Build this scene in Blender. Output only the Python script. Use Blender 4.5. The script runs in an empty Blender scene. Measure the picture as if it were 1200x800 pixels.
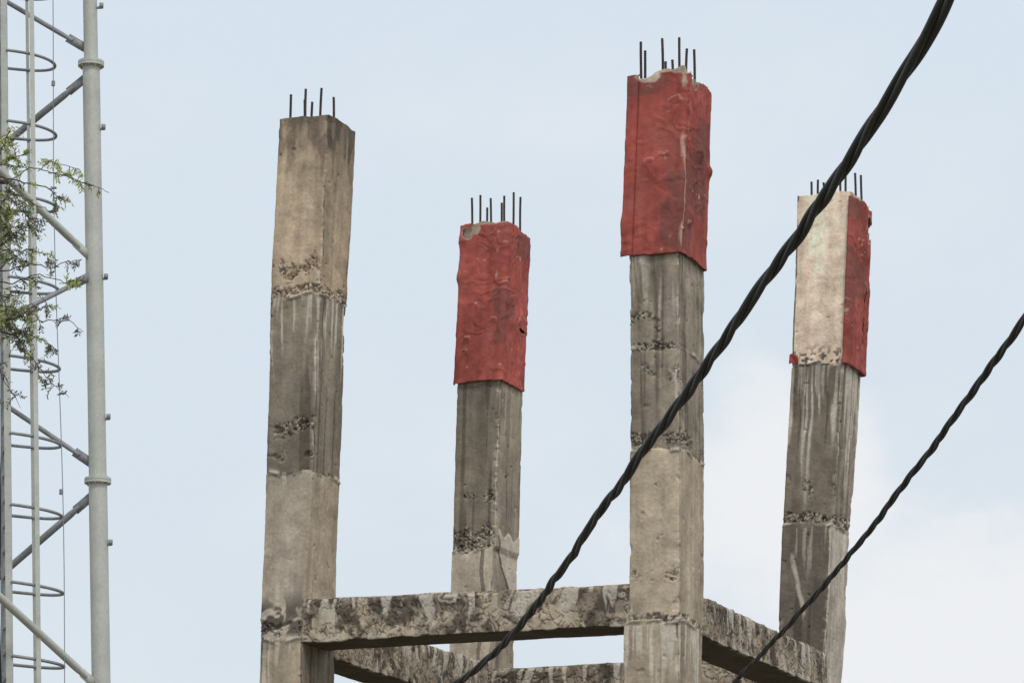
import bpy, math, random
import numpy as np
from mathutils import Vector, Matrix

random.seed(11)
rng = np.random.default_rng(5)
scene = bpy.context.scene
COL = scene.collection
R = math.radians

# ------------------------------------------------------------------ camera
F_PX, PITCH, EYE = 3949.53, 0.235548, 1.6
cam_d = bpy.data.cameras.new('camera')
cam = bpy.data.objects.new('camera', cam_d)
COL.objects.link(cam)
cam.location = (0, 0, EYE)
cam.rotation_euler = (math.pi / 2 + PITCH, 0, 0)
cam_d.sensor_width = 36
cam_d.lens = F_PX / 1200 * 36
cam_d.clip_start = 0.1
cam_d.clip_end = 6000
scene.camera = cam


def at(x, y, Y):
    """world point seen at photo pixel (x, y) at ground distance Y"""
    u = (400 - y) / F_PX
    d = np.array([(x - 600) / F_PX, math.cos(PITCH) - u * math.sin(PITCH), math.sin(PITCH) + u * math.cos(PITCH)])
    d /= d[1]
    return np.array([d[0] * Y, Y, EYE + d[2] * Y])


def at_z(x, y, z):
    d = at(x, y, 1.0) - np.array([0, 0, EYE])
    t = (z - EYE) / d[2]
    return np.array([d[0] * t, t, z])


# ------------------------------------------------------------------ noise
def _h(ix, iy, iz, seed):
    n = (ix.astype(np.int64) * 374761393 + iy.astype(np.int64) * 668265263 + iz.astype(np.int64) * 2147483647 + seed * 974711) & 0xFFFFFFFF
    n = ((n ^ (n >> 13)) * 1274126177) & 0xFFFFFFFF
    n = ((n ^ (n >> 16)) * 2246822519) & 0xFFFFFFFF
    return ((n ^ (n >> 15)) & 0xFFFFFF) / float(0xFFFFFF)


def vnoise(x, y, z, seed=0):
    x = np.asarray(x, float); y = np.asarray(y, float) + 0 * x; z = np.asarray(z, float) + 0 * x
    ix = np.floor(x); iy = np.floor(y); iz = np.floor(z)
    fx, fy, fz = x - ix, y - iy, z - iz
    fx = fx * fx * (3 - 2 * fx); fy = fy * fy * (3 - 2 * fy); fz = fz * fz * (3 - 2 * fz)
    r = 0
    for a in (0, 1):
        for b in (0, 1):
            for c in (0, 1):
                wgt = (fx if a else 1 - fx) * (fy if b else 1 - fy) * (fz if c else 1 - fz)
                r = r + wgt * _h(ix + a, iy + b, iz + c, seed)
    return r


def fbm(x, y, z, seed=0, octv=3, gain=0.5):
    t, amp, tot = 0, 1.0, 0
    for o in range(octv):
        t = t + amp * vnoise(np.asarray(x) * 2 ** o + 17.3 * o, np.asarray(y) * 2 ** o + 5.1 * o, np.asarray(z) * 2 ** o + 9.7 * o, seed + o)
        tot += amp
        amp *= gain
    return t / tot


def sstep(a, b, x):
    t = np.clip((x - a) / (b - a), 0, 1)
    return t * t * (3 - 2 * t)


def mix(c0, c1, t):
    t = np.asarray(t)[..., None]
    return c0 * (1 - t) + np.asarray(c1) * t


# ------------------------------------------------------------------ object helpers
def link(o, parent=None):
    COL.objects.link(o)
    if parent is not None:
        o.parent = parent
    return o


def tag(o, label=None, cat=None, group=None, kind=None):
    if label: o['label'] = label
    if cat: o['category'] = cat
    if group: o['group'] = group
    if kind: o['kind'] = kind
    return o


def empty(name, loc=(0, 0, 0), parent=None):
    o = bpy.data.objects.new(name, None)
    o.location = loc
    o.empty_display_size = 0.3
    return link(o, parent)


def mesh_obj(name, verts, faces, mat, parent=None, col=None, smooth=True):
    """verts are world coordinates; every parent sits unrotated, so only its offset is removed"""
    verts = np.asarray(verts, float)
    off = np.zeros(3)
    p = parent
    while p is not None:
        off += np.array(p.location)
        p = p.parent
    me = bpy.data.meshes.new(name)
    if isinstance(faces, np.ndarray):
        nf = len(faces)
        k = faces.shape[1]
        me.vertices.add(len(verts))
        me.vertices.foreach_set('co', (verts - off).astype(np.float32).ravel())
        me.loops.add(nf * k)
        me.loops.foreach_set('vertex_index', faces.astype(np.int32).ravel())
        me.polygons.add(nf)
        me.polygons.foreach_set('loop_start', (np.arange(nf) * k).astype(np.int32))
        me.update(calc_edges=True)
    else:
        me.from_pydata((verts - off).tolist(), [], [list(map(int, f)) for f in faces])
    if col is not None:
        a = me.attributes.new('Col', 'FLOAT_COLOR', 'POINT')
        c = np.ones((len(verts), 4), np.float32)
        c[:, :3] = np.clip(col, 0, 1)
        a.data.foreach_set('color', c.ravel())
    me.polygons.foreach_set('use_smooth', np.full(len(me.polygons), smooth))
    me.materials.append(mat)
    me.validate()
    me.update()
    return link(bpy.data.objects.new(name, me), parent)


class MB:
    """collects tubes, bars and boxes into one mesh"""
    def __init__(s):
        s.v, s.f = [], []

    def tube(s, pts, r, n=10, caps=True):
        pts = [Vector(p) for p in pts]
        if not hasattr(r, '__len__'):
            r = [r] * len(pts)
        base = len(s.v)
        up = None
        for i, p in enumerate(pts):
            t = (pts[min(i + 1, len(pts) - 1)] - pts[max(i - 1, 0)]).normalized()
            if up is None:
                up = Vector((0, 0, 1)) if abs(t.z) < 0.9 else Vector((1, 0, 0))
            a = t.cross(up).normalized()
            b = a.cross(t).normalized()
            up = b
            for k in range(n):
                q = 2 * math.pi * k / n
                s.v.append(tuple(p + (a * math.cos(q) + b * math.sin(q)) * r[i]))
        for i in range(len(pts) - 1):
            for k in range(n):
                k2 = (k + 1) % n
                s.f.append((base + i * n + k, base + i * n + k2, base + (i + 1) * n + k2, base + (i + 1) * n + k))
        if caps:
            e = base + (len(pts) - 1) * n
            c0 = len(s.v)
            s.v.extend(s.v[base:base + n]); s.v.extend(s.v[e:e + n])
            s.f.append(tuple(c0 + k for k in range(n))[::-1])
            s.f.append(tuple(c0 + n + k for k in range(n)))
        return s

    def bar(s, p0, p1, w, h, side=(1, 0, 0)):
        p0, p1 = Vector(p0), Vector(p1)
        t = (p1 - p0).normalized()
        a = (Vector(side) - t * Vector(side).dot(t)).normalized()
        b = t.cross(a)
        base = len(s.v)
        for p in (p0, p1):
            for sx, sy in ((-1, -1), (1, -1), (1, 1), (-1, 1)):
                s.v.append(tuple(p + a * sx * w / 2 + b * sy * h / 2))
        for f in ((3, 2, 1, 0), (4, 5, 6, 7), (0, 1, 5, 4), (1, 2, 6, 5), (2, 3, 7, 6), (3, 0, 4, 7)):
            s.f.append(tuple(base + i for i in f))
        return s

    def build(s, name, mat, parent=None, smooth=True):
        o = mesh_obj(name, s.v, s.f, mat, parent, smooth=smooth)
        return o


# ------------------------------------------------------------------ materials
def mat_new(name):
    m = bpy.data.materials.new(name)
    m.use_nodes = True
    nt = m.node_tree
    return m, nt, nt.nodes['Principled BSDF']


def node(nt, typ, **kw):
    n = nt.nodes.new(typ)
    for k, v in kw.items():
        if k in n.inputs.keys():
            n.inputs[k].default_value = v
        else:
            setattr(n, k, v)
    return n


def surface(name, color=None, attr=None, rough=0.9, metal=0.0, vary=(0.8, 1.2), scale=60.0, scale2=9.0, bump=0.3, bdist=0.004, spec=0.3, stretch=None):
    m, nt, b = mat_new(name)
    L = nt.links
    tc = node(nt, 'ShaderNodeTexCoord')
    src = tc.outputs['Object']
    if stretch:
        mp = node(nt, 'ShaderNodeMapping')
        mp.inputs['Scale'].default_value = stretch
        L.new(src, mp.inputs[0]); src = mp.outputs[0]
    n1 = node(nt, 'ShaderNodeTexNoise', Scale=scale, Detail=7.0, Roughness=0.65)
    n2 = node(nt, 'ShaderNodeTexNoise', Scale=scale2, Detail=4.0, Roughness=0.6)
    L.new(src, n1.inputs['Vector']); L.new(src, n2.inputs['Vector'])
    av = node(nt, 'ShaderNodeMath', operation='ADD')
    L.new(n1.outputs['Fac'], av.inputs[0]); L.new(n2.outputs['Fac'], av.inputs[1])
    mr = node(nt, 'ShaderNodeMapRange')
    mr.inputs['From Min'].default_value = 0.65; mr.inputs['From Max'].default_value = 1.35
    mr.inputs['To Min'].default_value = vary[0]; mr.inputs['To Max'].default_value = vary[1]
    L.new(av.outputs[0], mr.inputs['Value'])
    mx = node(nt, 'ShaderNodeMix', data_type='RGBA', blend_type='MULTIPLY')
    mx.inputs['Factor'].default_value = 1
    if attr:
        at_n = node(nt, 'ShaderNodeAttribute', attribute_name=attr)
        L.new(at_n.outputs['Color'], mx.inputs['A'])
    else:
        mx.inputs['A'].default_value = (*color, 1)
    L.new(mr.outputs[0], mx.inputs['B'])
    L.new(mx.outputs['Result'], b.inputs['Base Color'])
    b.inputs['Roughness'].default_value = rough
    b.inputs['Metallic'].default_value = metal
    b.inputs['Specular IOR Level'].default_value = spec
    if bump:
        bp = node(nt, 'ShaderNodeBump', Strength=bump, Distance=bdist)
        L.new(n1.outputs['Fac'], bp.inputs['Height'])
        L.new(bp.outputs[0], b.inputs['Normal'])
    return m


M_CONC = surface('weathered_concrete', attr='Col', vary=(0.72, 1.26), scale=55, scale2=14, bump=0.6, bdist=0.006, spec=0.15)
M_RED = surface('red_sheeting', attr='Col', vary=(0.84, 1.14), scale=70, scale2=16, rough=0.9, bump=0.5, bdist=0.004, spec=0.12)
M_REBAR = surface('rusty_rebar', color=(0.075, 0.055, 0.048), vary=(0.6, 1.5), scale=70, rough=0.7, metal=0.3, bump=0.4)
M_GALV = surface('galvanised_steel', color=(0.55, 0.555, 0.50), vary=(0.78, 1.14), scale=24, scale2=2.2, rough=0.55, metal=0.1, bump=0.05, spec=0.35)
M_GALV_DARK = surface('weathered_galvanised_steel', color=(0.30, 0.305, 0.31), vary=(0.7, 1.3), scale=25, scale2=4, rough=0.6, metal=0.3, bump=0.05)
M_WIRE = surface('thin_wire', color=(0.25, 0.26, 0.28), vary=(0.8, 1.2), scale=20, rough=0.6, bump=0)
M_CABLE = surface('black_cable_jacket', color=(0.020, 0.020, 0.020), vary=(0.5, 1.7), scale=50, scale2=5, rough=0.65, bump=0.1, bdist=0.001, spec=0.4)
M_BARK = surface('bark', color=(0.11, 0.092, 0.068), vary=(0.6, 1.4), scale=30, rough=0.95, bump=0.6)
M_GROUND = surface('dry_ground', color=(0.17, 0.145, 0.10), vary=(0.6, 1.35), scale=3.0, scale2=0.15, rough=1.0, bump=0.5, bdist=0.05)


def leaf_material():
    m, nt, b = mat_new('feathery_leaf')
    L = nt.links
    at_n = node(nt, 'ShaderNodeAttribute', attribute_name='Col')
    L.new(at_n.outputs['Color'], b.inputs['Base Color'])
    b.inputs['Roughness'].default_value = 0.55
    tr = node(nt, 'ShaderNodeBsdfTranslucent')
    L.new(at_n.outputs['Color'], tr.inputs['Color'])
    ms = node(nt, 'ShaderNodeMixShader', Fac=0.4)
    L.new(b.outputs[0], ms.inputs[1]); L.new(tr.outputs[0], ms.inputs[2])
    L.new(ms.outputs[0], nt.nodes['Material Output'].inputs['Surface'])
    return m


M_LEAF = leaf_material()

# colours (albedo)
LIGHT = np.array([0.53, 0.445, 0.350])
PALE = np.array([0.65, 0.565, 0.465])
TAN = np.array([0.445, 0.360, 0.268])
GREY = np.array([0.282, 0.234, 0.180])
DARK = np.array([0.158, 0.134, 0.107])
CREAM = np.array([0.90, 0.71, 0.545])
LIME = np.array([0.66, 0.59, 0.49])
MOULD = np.array([0.045, 0.037, 0.030])

# ------------------------------------------------------------------ concrete frame
E1 = np.array([-0.92808, 0.37238, 0.0])     # from a column's front arris along its left face
E2 = np.array([0.37238, 0.92808, 0.0])      # from the front arris along its right face
STEP = 0.005

# per column: distance of the arris, then (height, arris x, left face width, right face width)
PROFILE = [
    (16.7319, [(6.8317, -.9521, .2844, .3421), (5.8815, -.9837, .2811, .3306), (5.8715, -.9857, .277, .327), (4.9503, -1.0080, .2609, .3249),
               (4.9403, -1.0085, .2659, .3289), (4.6430, -1.0232, .2528, .3489), (4.2740, -1.0394, .2421, .3721), (4.0, -1.0535, .236, .395)]),
    (19.0273, [(6.8964, -.0300, .2871, .3119), (5.9177, -.0692, .2732, .3610), (5.3592, -.0859, .2688, .3646), (4.9713, -.0928, .2670, .3626),
               (4.9416, -.1123, .2490, .3816), (4.7146, -.1168, .2536, .3737), (4.2985, -.1259, .2577, .3713)]),
    (15.9972, [(6.8329, .8623, .2663, .3586), (5.8790, .8194, .2652, .4019), (4.915, .8144, .2593, .3738), (4.905, .812, .256, .372), (4.2186, .8006, .2528, .3684),
               (4.0782, .7986, .2584, .3690), (4.0577, .7984, .2802, .3494), (3.8074, .7935, .2814, .3416)]),
    (18.2926, [(6.8667, 1.9115, .3164, .3741), (5.8779, 1.8501, .3078, .3584), (5.8679, 1.846, .303, .356), (4.9841, 1.7733, .2924, .3255), (4.9459, 1.7536, .2775, .3666),
               (4.4527, 1.7287, .2808, .3551), (4.1241, 1.7053, .2797, .3193)]),
]


def prof(i, z):
    Y, rows = PROFILE[i]
    rows = sorted(rows)
    zs = [r[0] for r in rows]
    return [np.interp(z, zs, [r[k] for r in rows]) for k in (1, 2, 3)]


def corner(i, which, z):
    x, wa, wb = prof(i, z)
    Y = PROFILE[i][0]
    a = np.array([x, Y, z])
    return {'a': a, 'l': a + E1 * wa, 'r': a + E2 * wb, 'b': a + E1 * wa + E2 * wb}[which]


frame = empty('concrete_frame', (0.35, 17.4, 0))
tag(frame, 'unfinished concrete frame of four columns joined by beams, rebar and red sheeting on top', 'concrete frame')


def loft(rings, nside, shape):
    """rings [n,4,3] of corner points -> grid points with face id, metres along the face, face width, ring index"""
    n = len(rings)
    P, FID, S, W, NRM = [], [], [], [], []
    for k in range(4):
        c0, c1 = rings[:, k], rings[:, (k + 1) % 4]
        m = nside[k]
        t = (np.arange(m) / m)[None, :, None]
        P.append(c0[:, None] * (1 - t) + c1[:, None] * t)
        w = np.linalg.norm(c1 - c0, axis=1)
        FID.append(np.full((n, m), k))
        S.append(t[..., 0] * w[:, None])
        W.append(np.repeat(w[:, None], m, 1))
    return [np.concatenate(a, 1) for a in (P, FID, S, W)]


def grid_faces(n, m, closed=True):
    i = np.arange(n - 1)[:, None]
    j = np.arange(m if closed else m - 1)[None]
    j2 = (j + 1) % m
    return np.stack([i * m + j, i * m + j2, (i + 1) * m + j2, (i + 1) * m + j], -1).reshape(-1, 4)


def side_normals(P, FID, rings, S=None, W=None):
    face_n = []
    c = rings.mean(1)
    nr = np.zeros_like(P)
    ax = rings[-1].mean(0) - rings[0].mean(0)
    ax /= np.linalg.norm(ax)
    for k in range(4):
        e = rings[:, (k + 1) % 4] - rings[:, k]
        nn = np.cross(e, ax)
        mid = (rings[:, (k + 1) % 4] + rings[:, k]) / 2 - c
        sg = np.sign((nn * mid).sum(1))[:, None]
        nn = nn * sg / np.linalg.norm(nn, axis=1)[:, None]
        nr = np.where((FID == k)[..., None], nn[:, None], nr)
        face_n.append(nn)
    if S is not None:
        for k in range(4):
            for adj, dist in (((k - 1) % 4, S), ((k + 1) % 4, W - S)):
                w = .5 * np.clip(1 - dist / .045, 0, 1) * (FID == k)
                nr = nr * (1 - w[..., None]) + face_n[adj][:, None] * w[..., None]
        nr /= np.linalg.norm(nr, axis=2, keepdims=True)
    return nr


def crevices(P, sc, seed, lo=0.80):
    """worm-like pits left by badly compacted concrete: 0..1"""
    wx = fbm(P[..., 0] * sc * .6, P[..., 1] * sc * .6, P[..., 2] * sc * .6, seed + 40, 2)
    n = fbm(P[..., 0] * sc + wx * 2, P[..., 1] * sc, P[..., 2] * sc + wx * 2, seed, 2)
    rid = 1 - np.abs(2 * n - 1)
    return sstep(lo, lo + .07, rid)


def drips(P, FID, S, top, length, seed, dens=0.55, sc=38.0):
    """streaks that run down from a line at height top"""
    z = P[..., 2]
    S = S + .030 * (fbm(z * 5, S * 6, z * 0, seed + 21, 3) - .5)
    n = fbm(S * sc + FID * 31.7, z * 1.3, z * 0 + seed * 1.7, seed, 3)
    run = length * (0.25 + 0.9 * vnoise(S * sc * .7 + FID * 11.0, z * 0, z * 0 + 3.0, seed + 9))
    d = top - z
    return sstep(dens, dens + 0.07, n) * (d > 0) * sstep(1.0, 0.55, d / run)


def chip_edges(FID, S, W, P, seed, depth, extra=None):
    dc = np.minimum(S, W - S)
    n = fbm(P[..., 0] * 8, P[..., 1] * 8, P[..., 2] * 14, seed, 3)
    m = sstep(0.5, 0.72, n) * sstep(.42, .62, fbm(P[..., 0] * 2, P[..., 1] * 2, P[..., 2] * 2.6, seed + 5, 2))
    if extra is not None:
        m = np.maximum(m, extra)
    rad = 0.008 + 0.03 * m
    q = np.clip(1 - dc / rad, 0, 1)
    return q * q * (0.004 + depth * m), q * m


def column(i, spec):
    Y, rows = PROFILE[i]
    ztop = max(r[0] for r in rows)
    z = np.concatenate([np.arange(-0.3, 3.6, 0.15), np.arange(3.6, ztop - 0.001, STEP), [ztop]])
    x, wa, wb = prof(i, z)
    a = np.stack([x, np.full_like(z, Y), z], 1)
    l = a + E1 * wa[:, None]
    r = a + E2 * wb[:, None]
    b = l + E2 * wb[:, None]
    rings = np.stack([l, a, r, b], 1)
    P, FID, S, W = loft(rings, (58, 74, 24, 28), None)
    N = side_normals(P, FID, rings, S, W)
    Z = P[..., 2]
    sd = 100 + i * 37
    # jagged lift joints
    jag = (fbm(S * 9 + FID * 7, Z * 0, Z * 0, sd, 3) - 0.5) * 0.05
    Zj = Z + jag
    base = np.zeros(P.shape)
    hc = np.zeros(Z.shape)                       # where the concrete is honeycombed
    disp = (fbm(P[..., 0] * 3, P[..., 1] * 3, Z * 3, sd + 1, 3) - 0.5) * 0.016
    disp += (fbm(P[..., 0] * 24, P[..., 1] * 24, Z * 24, sd + 2, 3) - 0.5) * 0.004
    lime = np.zeros(Z.shape)
    dirt = np.zeros(Z.shape)
    chipx = np.zeros(Z.shape)
    lifts = spec['lifts']                        # (top height, colour of left face, colour of right face)
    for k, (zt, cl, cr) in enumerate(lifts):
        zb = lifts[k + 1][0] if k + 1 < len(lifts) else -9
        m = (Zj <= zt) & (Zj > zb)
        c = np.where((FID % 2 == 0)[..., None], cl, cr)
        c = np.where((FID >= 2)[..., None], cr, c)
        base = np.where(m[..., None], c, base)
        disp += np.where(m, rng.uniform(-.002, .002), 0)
    base = np.where((base.sum(-1) == 0)[..., None], lifts[0][1], base)
    # cloudy tone changes inside a lift: vertical washes and formwork board marks
    tone = fbm(S * 6 + FID * 9, Z * 1.2, Z * 0, sd + 3, 4)
    base = base * (0.55 + 0.90 * tone)[..., None]
    wash = fbm(S * 34 + FID * 9, Z * 1.6, Z * 0, sd + 33, 3)
    base = base * (0.78 + 0.44 * wash)[..., None]
    tone2 = fbm(P[..., 0] * 13, P[..., 1] * 13, Z * 13, sd + 4, 4)
    base = base * (0.72 + 0.56 * tone2)[..., None]
    for (zj, h, amt, faces) in spec['honeycomb']:
        msk = np.exp(-((Zj - zj) / (h * .72)) ** 2) * amt
        msk = msk * np.isin(FID, faces)
        hc = np.maximum(hc, msk)
    for zj in spec['joints']:
        q = np.exp(-((Zj - zj) / 0.007) ** 2)
        n = fbm(S * 30 + FID * 3, Z * 10, Z * 0, sd + 5, 3)
        disp += q * (n - 0.45) * 0.020
        dirt = np.maximum(dirt, np.exp(-((Zj - zj + 0.012) / 0.008) ** 2) * sstep(.38, .55, n) * .8)
        lime = np.maximum(lime, np.exp(-((Zj - zj - 0.004) / 0.012) ** 2) * sstep(.5, .62, n) * .7)
    for (zt, ln, dens, amt, faces) in spec['drips']:
        d = drips(P, FID, S, zt + jag * .6, ln, sd + 6 + int(zt * 10), dens) * np.isin(FID, faces)
        lime = np.maximum(lime, d * amt)
        disp += d * 0.002
    for (zt, ln, dens, amt, faces) in spec.get('black', []):
        d = drips(P, FID, S, zt, ln, sd + 61 + int(zt * 10), dens, sc=10) * np.isin(FID, faces)
        dirt = np.maximum(dirt, d * amt)
    cr_n = crevices(P, 30, sd + 7, .86)
    cr_f = crevices(P, 55, sd + 8, .86)
    pmask = sstep(.42, .72, hc * (.40 + 1.15 * fbm(S * 12 + FID * 3, Z * 5, Z * 0, sd + 19, 2)) + (fbm(P[..., 0] * 14, P[..., 1] * 14, Z * 17, sd + 9, 4, .65) - .5) * 1.3)
    pit = np.clip(np.maximum(cr_n, cr_f * .6) * pmask, 0, 1)
    disp -= pit * 0.015
    pit = pit * .55
    wq = fbm(P[..., 0] * 16, P[..., 1] * 16, Z * 16, sd + 80, 2) * 1.8
    n2 = fbm(P[..., 0] * 24 + wq, P[..., 1] * 24 + wq, Z * 30 + wq, sd + 81, 2)
    worm_l = np.exp(-((n2 - .52) / .035) ** 2) * pmask
    worm_d = np.exp(-((n2 - .44) / .028) ** 2) * pmask
    disp += worm_l * .004 - worm_d * .007
    # pale mortar lips round the pits
    lip = pmask * sstep(.52, .75, fbm(P[..., 0] * 33, P[..., 1] * 33, Z * 33, sd + 10, 2)) * (1 - pit)
    disp += lip * 0.001
    # sparse pock marks anywhere
    pk = sstep(.78, .85, fbm(P[..., 0] * 30, P[..., 1] * 30, Z * 30, sd + 12, 2))
    disp -= pk * 0.006
    for (z0, z1, amt) in spec.get('arris', []):
        nz = fbm(Z * 20, Z * 0 + 2, Z * 0, sd + 13, 3)
        chipx = np.maximum(chipx, ((Z > z0) & (Z < z1)) * amt * sstep(.40, .6, nz) * ((FID == 1) & (S < W / 2) | (FID == 0) & (S > W / 2)))
    ch, chm = chip_edges(FID, S, W, P, sd + 14, 0.008, chipx)
    disp -= ch
    col = base
    col = mix(col, LIME * 1.0, np.clip(lime * (.80 + .8 * fbm(P[..., 0] * 30, P[..., 1] * 30, Z * 16, sd + 50, 2)), 0, 1) * .88)
    col = mix(col, PALE * .95, np.clip(chm * 1.3 * sstep(.4, .6, fbm(P[..., 0] * 40, P[..., 1] * 40, Z * 40, sd + 15, 2)), 0, 1) * .65)
    col = mix(col, PALE * .9, np.clip(lip, 0, 1) * .85)
    col = mix(col, MOULD * 1.2, np.clip(pit, 0, 1) * .85)
    col = mix(col, MOULD * 1.5, worm_d * .75)
    col = mix(col, LIME * .98, worm_l * .8)
    # broken pale mortar line down the front arris
    sa = np.where(FID == 1, S, np.where(FID == 0, S - W, 9))
    pa = (fbm(Z * 5, Z * 0, Z * 0, sd + 82, 3) - .5) * .06
    la = sstep(.009, .003, np.abs(sa - pa)) * sstep(.44, .56, fbm(Z * 7, Z * 0 + 3, S * 9, sd + 83, 3))
    la = la * np.clip(chipx * 3 + .25, 0, 1)
    ld = sstep(.009, .003, np.abs(sa - pa - .012)) * sstep(.50, .60, fbm(Z * 12, Z * 0 + 3, S * 9, sd + 84, 3)) * np.clip(chipx * 3, 0, 1)
    col = mix(col, LIME, la * .7)
    col = mix(col, MOULD * 1.6, ld * .7)
    col = mix(col, MOULD * 1.6, np.clip(dirt, 0, 1) * .75)
    st = fbm(S * 40 + FID * 13, Z * 1.1 + fbm(S * 5, Z * 4, Z * 0, sd + 70, 2) * .6, Z * 0, sd + 71, 3)
    lum = base.mean(-1)
    stk = sstep(.56, .68, st) * sstep(.34, .22, lum)
    col = mix(col, MOULD * 1.4, stk * .55)
    if 'paint' in spec:
        col, disp = spec['paint'](P, FID, S, W, col, disp, sd)
    fade = sstep(3.5, 3.7, Z)
    P2 = P + N * (disp * fade)[..., None]
    # worn top rim
    rim = sstep(ztop - 0.05, ztop, Z)
    P2[..., 2] += rim * (fbm(P[..., 0] * 12, P[..., 1] * 12, Z * 0, sd + 16, 3) - .55) * spec.get('rim', 0.03)
    n, m = Z.shape
    fa = grid_faces(n, m)
    # caps as centre fans of quads-with-repeat are avoided: use two extra shrinking rings
    vs = [P2.reshape(-1, 3)]
    cs = [col.reshape(-1, 3)]
    fs = [fa]
    last = P2[-1]
    cen = last.mean(0)
    prev = (n - 1) * m
    cnt = n * m
    for s in (0.8, 0.5, 0.2, 0.02):
        ring = cen + (last - cen) * s
        ring[:, 2] = cen[2] + (last[:, 2] - cen[2]) * s + (fbm(ring[:, 0] * 30, ring[:, 1] * 30, ring[:, 2] * 0, sd + 20, 2) - .5) * .02
        vs.append(ring)
        cs.append(np.repeat(GREY[None], m, 0))
        j = np.arange(m); j2 = (j + 1) % m
        fs.append(np.stack([prev + j, prev + j2, cnt + j2, cnt + j], -1))
        prev = cnt
        cnt += m
    o = mesh_obj('column', np.concatenate(vs), np.concatenate(fs), M_CONC, frame, np.concatenate(cs))
    return o


def paint_c1(P, FID, S, W, col, disp, sd):
    Z = P[..., 2]
    n = fbm(S * 14 + FID * 5, Z * 3.5, Z * 0, sd + 30, 3)
    t = sstep(0.30, 0.02, 6.84 - Z + (n - .5) * .42)
    col = mix(col, DARK * .55, np.clip(t, 0, 1) * .45)
    n5 = fbm(S * 26 + FID * 5, Z * 9, Z * 0, sd + 37, 4)
    t2 = sstep(.44, .60, n5 + .26 * sstep(.30, .0, 6.84 - Z) - .10) * sstep(.42, .25, 6.84 - Z)
    col = mix(col, MOULD * 1.3, t2 * .45)
    # mould and lime at the beam joint below
    wx = fbm(S * 9, Z * 9, FID * 2.0, sd + 32, 2) * 2.2
    bl = fbm(S * 11 + wx, Z * 13, wx, sd + 34, 3)
    zone = sstep(4.10, 4.13, Z) * sstep(4.34, 4.24, Z) * (FID == 0)
    col = mix(col, MOULD * 1.6, sstep(.50, .54, bl) * zone * .8)
    col = mix(col, LIME * .9, np.exp(-((bl - .475) / .016) ** 2) * zone * .8)
    corner_d = sstep(.10, .0, np.where(FID == 0, W - S, 1)) * sstep(4.55, 4.3, Z) * (Z > 4.1)
    col = mix(col, DARK * .7, corner_d * sstep(.35, .6, n) * .6)
    g = sstep(.5, .7, n) * sstep(.60, .1, 6.84 - Z)
    return mix(col, GREY * .9, g * .35), disp


def paint_c2(P, FID, S, W, col, disp, sd):
    Z = P[..., 2]
    # a pale plaster patch that broke off along a slanted edge on the right face
    e = 4.70 + .36 * np.clip(1 - (S - .02) / .34, 0, 1) ** 1.6 + (fbm(S * 20, Z * 20, Z * 0, sd + 30, 2) - .5) * .03
    t = ((FID == 1) & (S > .03) & (Z < 5.05 + .02 * np.sin(S * 40)) & (Z > e)).astype(float)
    col = mix(col, PALE * 1.0, t * .95)
    disp = disp + t * .006
    d = ((FID == 1) & (S > .06) & (Z <= e) & (Z > e - .022)).astype(float)
    col = mix(col, MOULD * 1.5, d * .6)
    k = ((FID == 0) & (Z < 4.95) & (np.abs(S - .195 - .05 * (fbm(Z * 6, Z * 0, Z * 0, sd + 41, 2) - .5)) < .012)).astype(float)
    return mix(col, DARK * .7, k * .7), disp


def paint_c4(P, FID, S, W, col, disp, sd):
    Z = P[..., 2]
    m = (FID == 0) & (Z > 5.86)
    pk = sstep(.5, .62, fbm(S * 60, Z * 60, Z * 0, sd + 30, 2)) * sstep(.14, .02, Z - 5.88) * m
    col = mix(col, MOULD * 2, pk * .9)
    disp = disp - pk * .006
    ed = m * (S < .014) * sstep(.35, .55, fbm(Z * 9, Z * 0, Z * 0, sd + 31, 3))
    col = mix(col, DARK * .6, ed * .85)
    sp = sstep(.62, .72, fbm(S * 25, Z * 25, Z * 0, sd + 33, 3)) * m
    col = mix(col, TAN, sp * .25)
    # pale diagonal run lower down
    dl = np.abs((S - .06) - (4.80 - Z) * .26 + (fbm(Z * 20, S * 20, Z * 0, sd + 35, 2) - .5) * .02)
    ln = (FID == 0) * sstep(.017, .006, dl) * sstep(4.82, 4.78, Z) * sstep(4.40, 4.5, Z) * sstep(.3, .5, fbm(Z * 9, S * 30, Z * 0, sd + 36, 2))
    return mix(col, PALE, ln * .7), disp


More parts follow.
